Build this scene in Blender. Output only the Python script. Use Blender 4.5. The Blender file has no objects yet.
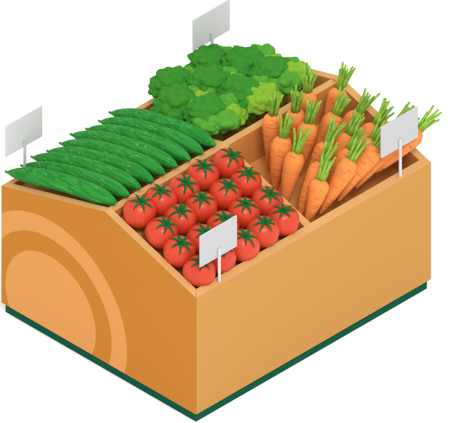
import bpy, bmesh, math, random
from mathutils import Vector, Matrix, noise
random.seed(7)
U = 0.0025          # metres per drawing unit
Z0 = 9.3            # plinth height in units
scene = bpy.context.scene
C = scene.collection
LX, LY, H, RY, RH = 271.5, 225.0, 117.0, 105.0, 34.0   # crate length, width, wall height, ridge position, ridge rise

def rim(y):
    return H + (RH*y/RY if y <= RY else RH*(LY-y)/(LY-RY))
def L(x, y, z): return Vector((x*U, y*U, (z+Z0)*U))

# ------------------------------------------------------------------ materials
def newmat(name):
    m = bpy.data.materials.new(name); m.use_nodes = True
    nt = m.node_tree; b = nt.nodes['Principled BSDF']
    return m, nt, b
def lin(h):
    h = h.lstrip('#'); r = []
    for i in (0, 2, 4):
        c = int(h[i:i+2], 16)/255
        r.append(c/12.92 if c <= .04045 else ((c+.055)/1.055)**2.4)
    return r
def sc(c, f): return (c[0]*f, c[1]*f, c[2]*f, 1)
def mixnode(nt, a, b, fac):
    n = nt.nodes.new('ShaderNodeMix'); n.data_type = 'RGBA'
    for sock, v in ((n.inputs[6], a), (n.inputs[7], b), (n.inputs[0], fac)):
        if isinstance(v, bpy.types.NodeSocket): nt.links.new(v, sock)
        else: sock.default_value = v
    return n.outputs[2]
def ramp(nt, src, p0, p1):
    n = nt.nodes.new('ShaderNodeMapRange'); n.interpolation_type = 'SMOOTHSTEP'
    n.inputs[1].default_value = p0; n.inputs[2].default_value = p1
    nt.links.new(src, n.inputs[0]); return n.outputs[0]
def noise_tex(nt, scale_vec, detail=3, rand=False, rough=.5):
    tc = nt.nodes.new('ShaderNodeTexCoord'); mp = nt.nodes.new('ShaderNodeMapping')
    mp.inputs['Scale'].default_value = scale_vec
    nt.links.new(tc.outputs['Object'], mp.inputs['Vector'])
    if rand:
        oi = nt.nodes.new('ShaderNodeObjectInfo'); mu = nt.nodes.new('ShaderNodeMath'); mu.operation = 'MULTIPLY'
        mu.inputs[1].default_value = 57.0
        nt.links.new(oi.outputs['Random'], mu.inputs[0]); nt.links.new(mu.outputs[0], mp.inputs['Location'])
    n = nt.nodes.new('ShaderNodeTexNoise'); n.inputs['Scale'].default_value = 1
    n.inputs['Detail'].default_value = detail; n.inputs['Roughness'].default_value = rough
    nt.links.new(mp.outputs[0], n.inputs['Vector']); return n.outputs['Fac']
def bump(nt, b, src, strength, dist):
    n = nt.nodes.new('ShaderNodeBump'); n.inputs['Strength'].default_value = strength; n.inputs['Distance'].default_value = dist
    nt.links.new(src, n.inputs['Height']); nt.links.new(n.outputs[0], b.inputs['Normal'])

def wood(name, hexc, f, scale, var=.10):
    m, nt, b = newmat(name); c = lin(hexc)
    n = noise_tex(nt, scale, 4)
    col = mixnode(nt, sc(c, f*(1-var)), sc(c, f*(1+var)), ramp(nt, n, .3, .7))
    nt.links.new(col, b.inputs['Base Color']); b.inputs['Roughness'].default_value = .7
    b.inputs['Specular IOR Level'].default_value = .04
    return m
GX = (9, 260, 260); GY = (260, 9, 260)
M = {}
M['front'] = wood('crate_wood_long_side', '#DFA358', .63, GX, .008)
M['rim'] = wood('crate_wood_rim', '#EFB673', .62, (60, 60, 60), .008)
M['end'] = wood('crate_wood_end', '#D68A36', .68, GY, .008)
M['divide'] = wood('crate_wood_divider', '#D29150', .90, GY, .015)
M['inner'] = wood('crate_wood_inner_lightened', '#CF8E4A', .94, GX, .015)  # inner wood colour lightened against the shade inside the compartments
M['floor'] = wood('crate_wood_tray_lightened', '#CC8B4B', .96, GX, .02)  # tray boards also lightened in colour to make up for shade

def ring_mat():
    m, nt, b = newmat('crate_wood_end_with_rings')
    tc = nt.nodes.new('ShaderNodeTexCoord'); mp = nt.nodes.new('ShaderNodeMapping')
    mp.inputs['Scale'].default_value = (0, 1/U, 1/U); mp.inputs['Location'].default_value = (0, -55.5, -31.3)
    nt.links.new(tc.outputs['Object'], mp.inputs['Vector'])
    ln = nt.nodes.new('ShaderNodeVectorMath'); ln.operation = 'LENGTH'; nt.links.new(mp.outputs[0], ln.inputs[0])
    r = ln.outputs['Value']
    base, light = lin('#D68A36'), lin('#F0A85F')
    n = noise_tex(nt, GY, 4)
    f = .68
    bc = mixnode(nt, sc(base, f*.992), sc(base, f*1.008), ramp(nt, n, .3, .7))
    lc = mixnode(nt, sc(light, f*.992), sc(light, f*1.008), ramp(nt, n, .3, .7))
    a = ramp(nt, r, 88.5, 87.7); bq = ramp(nt, r, 70, 70.8); c = ramp(nt, r, 52.6, 51.8)
    mu = nt.nodes.new('ShaderNodeMath'); mu.operation = 'MULTIPLY'; nt.links.new(a, mu.inputs[0]); nt.links.new(bq, mu.inputs[1])
    ad = nt.nodes.new('ShaderNodeMath'); ad.operation = 'ADD'; nt.links.new(mu.outputs[0], ad.inputs[0]); nt.links.new(c, ad.inputs[1])
    col = mixnode(nt, bc, lc, ad.outputs[0])
    nt.links.new(col, b.inputs['Base Color']); b.inputs['Roughness'].default_value = .7
    b.inputs['Specular IOR Level'].default_value = .04
    return m
M['ring'] = ring_mat()

def plain(name, hexc, f, rough=.5, spec=.3, var=.08, scale=(80,)*3, rand=False):
    m, nt, b = newmat(name); c = lin(hexc)
    n = noise_tex(nt, scale, 3, rand)
    col = mixnode(nt, sc(c, f*(1-var)), sc(c, f*(1+var)), ramp(nt, n, .3, .7))
    nt.links.new(col, b.inputs['Base Color']); b.inputs['Roughness'].default_value = rough
    b.inputs['Specular IOR Level'].default_value = spec
    return m
M['plinth'] = plain('green_painted_plinth', '#1F7257', .50, .8, .02, .03)
M['tag'] = plain('grey_card', '#DEDEE0', .60, .8, .02, .005)
M['tag_lightened'] = plain('grey_card_lightened', '#E0DDE0', .76, .8, .02, .005)  # same card, colour lightened to offset shade on the back tags
M['stick'] = plain('pale_grey_stick', '#E6E6E8', .64, .7, .1, .02)
M['tomato'] = plain('tomato_skin', '#E04528', .70, .34, .28, .04, (30,)*3, True)
M['calyx'] = plain('tomato_calyx', '#17722F', .68, .7, .1, .12, (200,)*3, True)
M['ctop'] = plain('carrot_stalks', '#86B23C', .82, .6, .15, .22, (90,)*3, True)
M['broc0'] = plain('broccoli_dark', '#3A862D', .82, .85, .03, .05, (120,)*3, True)
M['broc1'] = plain('broccoli_mid', '#55A136', .78, .85, .03, .05, (120,)*3, True)
M['broc2'] = plain('broccoli_bright', '#86B634', .74, .85, .03, .05, (120,)*3, True)
M['bstalk'] = plain('broccoli_stalk', '#93C044', .70, .6, .2, .08, (40,)*3, True)
M['cukestem'] = plain('cucumber_stem', '#4E9038', .7, .6, .2, .1)
M['ground'] = plain('white_table_surface', '#FFFFFF', .96, .9, .0, .003)

def cuke_mat():
    m, nt, b = newmat('cucumber_skin')
    n = noise_tex(nt, (190, 1.4, 190), 0, True)
    n2 = noise_tex(nt, (460, 12, 460), 0, True)
    c1, c2, c3 = lin('#237F2D'), lin('#308F36'), lin('#64B450')
    band = mixnode(nt, sc(c1, .82), sc(c2, .82), ramp(nt, n, .40, .60))
    col = mixnode(nt, band, sc(c3, .76), ramp(nt, n2, .735, .75))
    nt.links.new(col, b.inputs['Base Color']); b.inputs['Roughness'].default_value = .65
    b.inputs['Specular IOR Level'].default_value = .07
    return m
M['cuke'] = cuke_mat()
def carrot_mat():
    m, nt, b = newmat('carrot_skin')
    n = noise_tex(nt, (45, 45, 420), 1, True)
    c1, c2 = lin('#F19049'), lin('#D26B2E')
    col = mixnode(nt, sc(c1, .80), sc(c2, .76), ramp(nt, n, .64, .68))
    nt.links.new(col, b.inputs['Base Color']); b.inputs['Roughness'].default_value = .6
    b.inputs['Specular IOR Level'].default_value = .1
    bump(nt, b, n, -.12, .001)
    return m
M['carrot'] = carrot_mat()

# ------------------------------------------------------------------ object helpers
def empty(name, loc, label, cat, group=None):
    o = bpy.data.objects.new(name, None); C.objects.link(o); o.location = loc
    o.empty_display_size = .02
    o['label'] = label; o['category'] = cat
    if group: o['group'] = group
    return o
def mesh(name, verts, faces, mats, parent=None, smooth=True, idx=None, off=(0, 0, 0), scale=U):
    me = bpy.data.meshes.new(name)
    ox, oy, oz = off
    me.from_pydata([((x-ox)*scale, (y-oy)*scale, (z-oz)*scale) for x, y, z in verts], [], faces)
    bm = bmesh.new(); bm.from_mesh(me); bmesh.ops.recalc_face_normals(bm, faces=bm.faces); bm.to_mesh(me); bm.free()
    for m in (mats if isinstance(mats, list) else [mats]): me.materials.append(m)
    for p in me.polygons:
        p.use_smooth = smooth
        if idx: p.material_index = idx(p.normal, p.center)
    o = bpy.data.objects.new(name, me); C.objects.link(o); o.parent = parent
    return o
def bevel(o, w):
    b = o.modifiers.new('bevel', 'BEVEL'); b.width = w*U; b.segments = 2; b.limit_method = 'ANGLE'; b.angle_limit = math.radians(40)
    return o
def strip(stations, zt, zb):
    """walls: stations = [((xo,yo),(xi,yi))...]; zt = top height fn, zb = bottom fn"""
    v, f = [], []
    for (o, i) in stations:
        v += [(o[0], o[1], zb(o[1])), (o[0], o[1], zt(o[1])), (i[0], i[1], zt(i[1])), (i[0], i[1], zb(i[1]))]
    n = len(stations)
    for k in range(n-1):
        a, b = 4*k, 4*k+4
        for j in range(4): f.append((a+j, a+(j+1) % 4, b+(j+1) % 4, b+j))
    f.append((0, 1, 2, 3)); e = 4*(n-1); f.append((e+3, e+2, e+1, e))
    return v, f
def loft(path, radii, seg=16, fn=None):
    """tube through path with end points; fn(i,a)->radius factor"""
    v, f = [], []; P = [Vector(p) for p in path]; n = len(P)
    ref = None
    for i in range(n):
        t = (P[min(i+1, n-1)]-P[max(i-1, 0)]).normalized()
        if ref is None:
            ref = Vector((0, 0, 1)) if abs(t.z) < .8 else Vector((1, 0, 0))
        s = (ref - t*ref.dot(t)).normalized(); ref = s; u = t.cross(s)
        for k in range(seg):
            a = 2*math.pi*k/seg; r = radii[i]*(fn(i, a) if fn else 1)
            q = P[i]+(s*math.cos(a)+u*math.sin(a))*r
            v.append(tuple(q))
    for i in range(n-1):
        for k in range(seg):
            f.append((i*seg+k, i*seg+(k+1) % seg, (i+1)*seg+(k+1) % seg, (i+1)*seg+k))
    f.append(tuple(range(seg-1, -1, -1))); f.append(tuple(range((n-1)*seg, n*seg)))
    return v, f
def ico(sub):
    bm = bmesh.new(); bmesh.ops.create_icosphere(bm, subdivisions=sub, radius=1)
    v = [x.co.copy() for x in bm.verts]; f = [tuple(q.index for q in p.verts) for p in bm.faces]; bm.free(); return v, f
ICO4 = ico(5)

# ------------------------------------------------------------------ ground
g = mesh('ground', [(-6, -6, 0), (6, -6, 0), (6, 6, 0), (-6, 6, 0)], [(0, 1, 2, 3)], M['ground'], scale=1)
g['kind'] = 'structure'; g['label'] = 'plain white surface under the crate'; g['category'] = 'ground'

# ------------------------------------------------------------------ crate
OFF = (LX/2, LY/2, -Z0)
crate = empty('display_crate', L(LX/2, LY/2, -Z0), 'gabled wooden display crate with four compartments on a green plinth', 'crate')
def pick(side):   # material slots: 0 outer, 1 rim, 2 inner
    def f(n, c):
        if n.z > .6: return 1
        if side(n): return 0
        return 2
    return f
T = 7.0; e = .08
top = rim; zero = lambda y: 0.0
v, f = strip([((0, e), (T, T+e)), ((0, RY), (T, RY)), ((0, LY-e), (T, LY-T-e))], top, zero)
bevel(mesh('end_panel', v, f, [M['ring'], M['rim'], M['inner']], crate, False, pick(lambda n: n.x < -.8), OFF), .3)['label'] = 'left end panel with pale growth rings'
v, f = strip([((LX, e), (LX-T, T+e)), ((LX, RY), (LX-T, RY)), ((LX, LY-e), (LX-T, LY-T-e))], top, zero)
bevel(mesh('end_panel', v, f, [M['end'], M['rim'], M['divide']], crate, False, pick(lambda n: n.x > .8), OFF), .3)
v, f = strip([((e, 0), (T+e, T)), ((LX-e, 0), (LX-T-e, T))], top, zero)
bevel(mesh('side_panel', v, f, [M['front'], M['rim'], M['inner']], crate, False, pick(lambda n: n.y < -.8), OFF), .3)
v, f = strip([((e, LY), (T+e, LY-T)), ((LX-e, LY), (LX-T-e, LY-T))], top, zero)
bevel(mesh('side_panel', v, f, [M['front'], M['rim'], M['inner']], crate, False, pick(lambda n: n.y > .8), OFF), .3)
rz = lambda y: rim(RY-3.5)
v, f = strip([((T+e, RY-3.5), (T+e, RY+3.5)), ((LX-T-e, RY-3.5), (LX-T-e, RY+3.5))], rz, zero)
bevel(mesh('ridge_board', v, f, [M['inner'], M['rim'], M['inner']], crate, False, pick(lambda n: False), OFF), .3)
XM = LX/2
for y0, y1 in ((T+e, RY-3.5-e), (RY+3.5+e, LY-T-e)):
    v, f = strip([((XM-3.5, y0), (XM+3.5, y0)), ((XM-3.5, y1), (XM+3.5, y1))], lambda y: rim(y)-.1, zero)
    bevel(mesh('divider', v, f, [M['end'], M['rim'], M['divide']], crate, False, pick(lambda n: False), OFF), .3)
FD = {'tom': 10.0, 'car': 31, 'cuk': 6, 'bro': 18}
for key, x0, x1, y0, y1 in (('tom', T, XM-3.5, T, RY-3.5), ('car', XM+3.5, LX-T, T, RY-3.5), ('cuk', T, XM-3.5, RY+3.5, LY-T), ('bro', XM+3.5, LX-T, RY+3.5, LY-T)):
    d = FD[key]; q = .15
    v, f = strip([((x0+q, y0+q), (x0+q, y1-q)), ((x1-q, y0+q), (x1-q, y1-q))], lambda y: rim(y)-d, lambda y: rim(y)-d-3)
    mesh('tray_floor', v, f, M['floor'], crate, False, None, OFF)
d = 2.4
v, f = strip([((d, d), (d, LY-d)), ((LX-d, d), (LX-d, LY-d))], lambda y: -.05, lambda y: -Z0)
bevel(mesh('plinth', v, f, M['plinth'], crate, False, None, OFF), .3)

# ------------------------------------------------------------------ tomatoes
ordn = ['first', 'second', 'third', 'fourth', 'fifth', 'sixth', 'seventh', 'eighth', 'ninth']
rown = ['the lowest row, along the front rim', 'the second row up from the front rim', 'the third row up from the front rim', 'the top row, along the ridge board']
tilt = math.atan2(RH, RY)
for i in range(4):
    for j in range(5):
        X = T+12.9+24.8*j+random.uniform(-.4, .4); Y = T+12.6+22.9*i+random.uniform(-.4, .4)
        rx, ry, rzz = 14.1+random.uniform(-.3, .3), 13.7, 13.0
        if j in (0, 4): rx -= .5
        cz = rim(Y)-FD['tom']+13.6+random.uniform(0, .9)
        t = empty('tomato', L(X, Y, cz-13), 'ripe red tomato, %s from the left in %s' % (ordn[j], rown[i]), 'tomato', 'tomatoes in the front left compartment')
        t.rotation_euler = (tilt*.9+random.uniform(-.12, .12), random.uniform(-.12, .12), 0)
        ph = random.uniform(0, 6); vs = []
        for p in ICO4[0]:
            a = math.atan2(p.y, p.x); hr = math.hypot(p.x, p.y)
            lob = 1+.022*math.cos(5*a+ph)*hr
            z = p.z
            dip = 2.0*math.exp(-(hr/.28)**2) if z > 0 else 0
            vs.append((p.x*rx*lob, p.y*ry*lob, z*rzz-dip+13))
        mesh('body', vs, ICO4[1], M['tomato'], t)
        # calyx: pointed sepals
        n = 7; v, f = [], []; a0 = random.uniform(0, 6)
        for k in range(n):
            a = a0+2*math.pi*k/n+random.uniform(-.15, .15); ln = random.uniform(8.8, 11.2)
            b0 = len(v)
            curl = random.uniform(-.2, 1.4)
            for s, w in ((0, 1.0), (.3, 1.2), (.6, .9), (.85, .45), (1, .05)):
                r = .4+s*ln; hr = min(r/13.7, .99)
                z = 13*math.sqrt(1-hr*hr)-2.0*math.exp(-(hr/.28)**2)+13+.7+curl*s*s*1.6
                for sg, dz in ((-1, 0), (0, .35), (1, 0)):
                    v.append((r*math.cos(a)-sg*w*math.sin(a), r*math.sin(a)+sg*w*math.cos(a), z+dz))
            for s in range(4):
                for c in range(2):
                    q = b0+s*3+c; f.append((q, q+1, q+4, q+3))
        cal = mesh('calyx', v, f, M['calyx'], t)
        so = cal.modifiers.new('thick', 'SOLIDIFY'); so.thickness = .45*U; so.offset = 0
        lx = random.uniform(-2.5, 2.5)
        v, f = loft([(0, 0, 23.2), (lx*.3, 0, 25.9), (lx, .5, 29.6)], [1.3, .8, .7], 8)
        mesh('stem', v, f, M['calyx'], cal)

# ------------------------------------------------------------------ cucumbers
NC = 9
for i in range(NC):
    X0 = 12.0+14.3*i; Xr = X0+random.uniform(-.3, .3); Xb = X0-1.5+.55*i+random.uniform(-.4, .4)
    A = Vector((Xr, 104.0+random.uniform(-1, 1), 0)); A.z = rim(RY-3.5)+4.5
    B = Vector((Xb, 227+random.uniform(-2, 2), 0)); B.z = rim(min(B.y, 225))+6.5
    base = (A+B)/2; base.z -= 7
    t = empty('cucumber', L(*base), 'long green cucumber, %s from the left end panel of the crate' % ordn[i], 'cucumber', 'cucumbers in the back left compartment')
    n = 36; path, rad = [], []
    bow = random.uniform(3.2, 4.0); side = 2.4+random.uniform(-.4, .4)
    for k in range(n+1):
        s = k/n; p = A.lerp(B, s)-base
        p.z += bow*math.sin(math.pi*s); p.x += side*math.sin(math.pi*s)
        ee = s/.26 if s < .26 else ((1-s)/.34 if s > .66 else 1)
        r = 7.6*(1-(1-min(1, ee+.01))**2.2)**.74
        path.append(tuple(p)); rad.append(max(r, .35))
    ph = random.uniform(0, 6)
    v, f = loft(path, rad, 24, lambda i_, a: 1+.012*math.cos(7*a+ph))
    mesh('body', v, f, M['cuke'], t)
    p = B-base; dr = (B-A).normalized()
    v, f = loft([tuple(p-dr*2), tuple(p+dr*.6), tuple(p+dr*2.0+Vector((0, 0, .3)))], [1.3, 1.0, 1.0], 8)
    mesh('stem', v, f, M['cukestem'], t)

# ------------------------------------------------------------------ carrots  (tip x, tip y, tip depth under rim, lean x, lean y, length)
rows = [
 ('the back row by the ridge', [(171, 86, 29.5, .02, .0, 55), (193, 84, 29.5, .06, -.03, 52), (213, 90, 29.5, .10, .0, 53), (232, 87, 29.5, .46, -.04, 47)]),
 ('the second row from the ridge', [(155, 66, 29.5, .20, -.02, 54), (177, 66, 29.5, .38, .03, 54), (197, 66, 29.5, .62, -.04, 54), (215, 66, 29, .92, -.10, 53)]),
 ('the third row from the ridge', [(147, 47, 28, .34, -.0, 54), (167, 48, 28, .62, -.03, 57), (187, 47, 27, .84, -.08, 57), (207, 46, 25, 1.14, -.14, 56), (227, 45, 22, 1.5, -.24, 51)]),
 ('the second row from the front rim', [(149, 32, 24, .56, -.05, 55), (170, 32, 23, .86, -.10, 58), (191, 32, 20, 1.08, -.14, 58), (212, 31, 16, 1.45, -.22, 55)]),
 ('the lowest row behind the front rim', [(145, 19, 15, .45, -.02, 42), (163, 20, 14, .85, -.06, 54), (184, 20, 12, 1.1, -.10, 56), (204, 20, 9, 1.38, -.14, 56), (226, 19, 3, 1.85, -.22, 51)]),
]
for rn, lst in rows:
    for j, (x, y, dep, dx, dy, ln) in enumerate(lst):
        dx += random.uniform(-.06, .06); dy += random.uniform(-.03, .03)
        d = Vector((dx, dy, 1)).normalized()
        B = Vector((x, y, rim(y)-dep)); ln += random.uniform(-2, 2)
        t = empty('carrot', L(*B), 'orange carrot, %s from the left in %s' % (ordn[j], rn), 'carrot', 'carrots in the front right compartment')
        t.rotation_mode = 'QUATERNION'; t.rotation_quaternion = Vector((0, 0, 1)).rotation_difference(d)
        R = 8.6+random.uniform(-.5, .5); n = 44; path, rad = [], []
        bx, by = random.uniform(-1.2, 1.2), random.uniform(-1.2, 1.2); ph = random.uniform(0, 9)
        for k in range(n+1):
            s = k/n
            prof = .08+.92*(min(s/.80, 1))**.68
            if s > .84: prof *= max(.16, math.sqrt(max(0, 1-((s-.84)/.163)**2)))
            cre = 1-.04*max(0, noise.noise(Vector((s*16+ph, ph, 0))))*2
            path.append((bx*math.sin(math.pi*s), by*math.sin(math.pi*s), s*ln)); rad.append(R*prof*cre)
        v, f = loft(path, rad, 20)
        mesh('root', v, f, M['carrot'], t)
        ns = 8
        for k in range(ns):
            a = 2*math.pi*k/(ns-1)+random.uniform(-.3, .3); fl = random.uniform(.12, .24) if k else .02
            q = random.uniform(16, 24); r0 = 2.5 if k else 0
            pth = []
            for s in (0, .35, .7, 1):
                o_ = r0+fl*q*s*s
                pth.append((o_*math.cos(a), o_*math.sin(a), ln-1.5+q*s))
            v, f = loft(pth, [1.7, 1.4, 1.15, .8], 8)
            mesh('leaf_stalk', v, f, M['ctop'], t)

# ------------------------------------------------------------------ broccoli
heads = [
 (159, 137, 26, 'broccoli head at the front left, in the corner by the cucumbers and ridge board'),
 (198, 138, 26, 'broccoli head in the middle of the row along the ridge board'),
 (236, 140, 26, 'broccoli head by the right end panel, in the row along the ridge board'),
 (160, 174, 27, 'broccoli head beside the cucumbers, at the left of the middle row'),
 (199, 174, 27, 'broccoli head at the centre of its compartment'),
 (239, 174, 27, 'broccoli head by the right end panel, in the middle row'),
 (185, 204, 26, 'broccoli head at the left of the back row, beside the back rim'),
 (229, 205, 26, 'rearmost broccoli head, in the back corner below the price tag'),
]
def floret(name, cx, cy, cz, r, mat, parent, flat=.8, sc_=1.45):
    so = Vector((random.uniform(0, 90), random.uniform(0, 90), random.uniform(0, 90))); vs = []
    for p in ICO4[0]:
        d1 = noise.voronoi(p*sc_+so)[0][0]; d2 = noise.voronoi(p*6+so)[0][0]
        k = 1+.44*(.45-d1)+.016*(.5-d2)
        if p.z < -.3: k *= .86
        vs.append((cx+p.x*r*k, cy+p.y*r*k, cz+p.z*r*flat*k))
    return mesh(name, vs, ICO4[1], mat, parent)
for hi, (X, Y, R, desc) in enumerate(heads):
    z = rim(Y)-FD['bro']
    t = empty('broccoli', L(X, Y, z), 'green ' + desc, 'broccoli', 'broccoli heads in the back right compartment')
    v, f = loft([(0, 0, .5), (0, 0, 8), (0, 0, 18), (0, 0, 24)], [7, 6.5, 7.5, 11], 14)
    mesh('stalk', v, f, M['bstalk'], t)
    # broad dark crown leaning back; mid and bright lobes towards the front right
    floret('floret', -3, 5, 32, R*.66, M['broc0'], t, .58, 1.8)
    a0 = math.radians(random.uniform(-10, 10))
    for k, (deg, rr, rad_, zz, mk) in enumerate(((10, .56, .46, 28, 'broc1'), (78, .56, .46, 26, 'broc0'), (140, .54, .44, 26, 'broc0'), (200, .52, .48, 26, 'broc0' if hi % 2 else 'broc1'),
                                              (262, .48, .50, 28, 'broc2' if hi % 3 == 1 else 'broc1'), (318, .54, .50, 28, 'broc2'))):
        a = a0+math.radians(deg)
        floret('floret', math.cos(a)*R*rr, math.sin(a)*R*rr, zz+random.uniform(-1.5, 2), R*(rad_+random.uniform(-.02, .04)), M[mk], t, .76, 1.6)

# ------------------------------------------------------------------ price tags
for X, Y, zc, mk, lab in ((29, 3.5, 157.5, 'tag', 'blank grey price tag on the front rim before the tomatoes'),
                      (238, 3.5, 162, 'tag', 'blank grey price tag on the front rim before the carrots'),
                      (22.3, 221.5, 162, 'tag_lightened', 'blank grey price tag on the back rim behind the cucumbers'),
                      (238.8, 221.5, 160, 'tag_lightened', 'blank grey price tag on the back rim behind the broccoli')):
    zb = rim(Y)
    t = empty('price_tag', L(X, Y, zb), lab, 'price tag', 'price tags stuck into the crate rims')
    a, hh = 21.3, 15.5; zc -= zb
    v, f = strip([((-a, -.6), (-a, .6)), ((a, -.6), (a, .6))], lambda y: zc+hh, lambda y: zc-hh)
    bevel(mesh('card', v, f, M[mk], t, False), .25)
    v, f = strip([((-1.4, -1.9), (-1.4, -.7)), ((1.4, -1.9), (1.4, -.7))], lambda y: zc-hh+9, lambda y: -.3)
    bevel(mesh('stick', v, f, M['stick'], t, False), .25)

# ------------------------------------------------------------------ light
w = bpy.data.worlds.new('World'); scene.world = w; w.use_nodes = True
bg = w.node_tree.nodes['Background']; bg.inputs[0].default_value = (1, 1, 1, 1); bg.inputs[1].default_value = 1.2
aim = L(136, 112, 60)
ld = bpy.data.lights.new('softbox', 'AREA'); ld.shape = 'DISK'; ld.size = 1.6; ld.color = (1, .99, .975)
dl = 5.0; ld.energy = .5*math.pi**2*dl*dl
lo = bpy.data.objects.new('softbox', ld); C.objects.link(lo)
dirv = Vector((-.24, -.50, .80)).normalized(); lo.location = aim+dirv*dl
lo.rotation_euler = (-dirv).to_track_quat('-Z', 'Y').to_euler()

# ------------------------------------------------------------------ camera
cd = bpy.data.cameras.new('camera'); cam = bpy.data.objects.new('camera', cd); C.objects.link(cam)
cd.type = 'ORTHO'; cd.ortho_scale = 450*math.sqrt(2/3)*U; cd.clip_end = 100
cam.location = L(220.2, 186.8, 0)+Vector((-1, -1, 1))*1.8
cam.rotation_euler = (math.radians(54.7356), 0, math.radians(-45))
scene.camera = cam
scene.view_settings.view_transform = 'Standard'; scene.view_settings.look = 'None'; scene.view_settings.exposure = 0
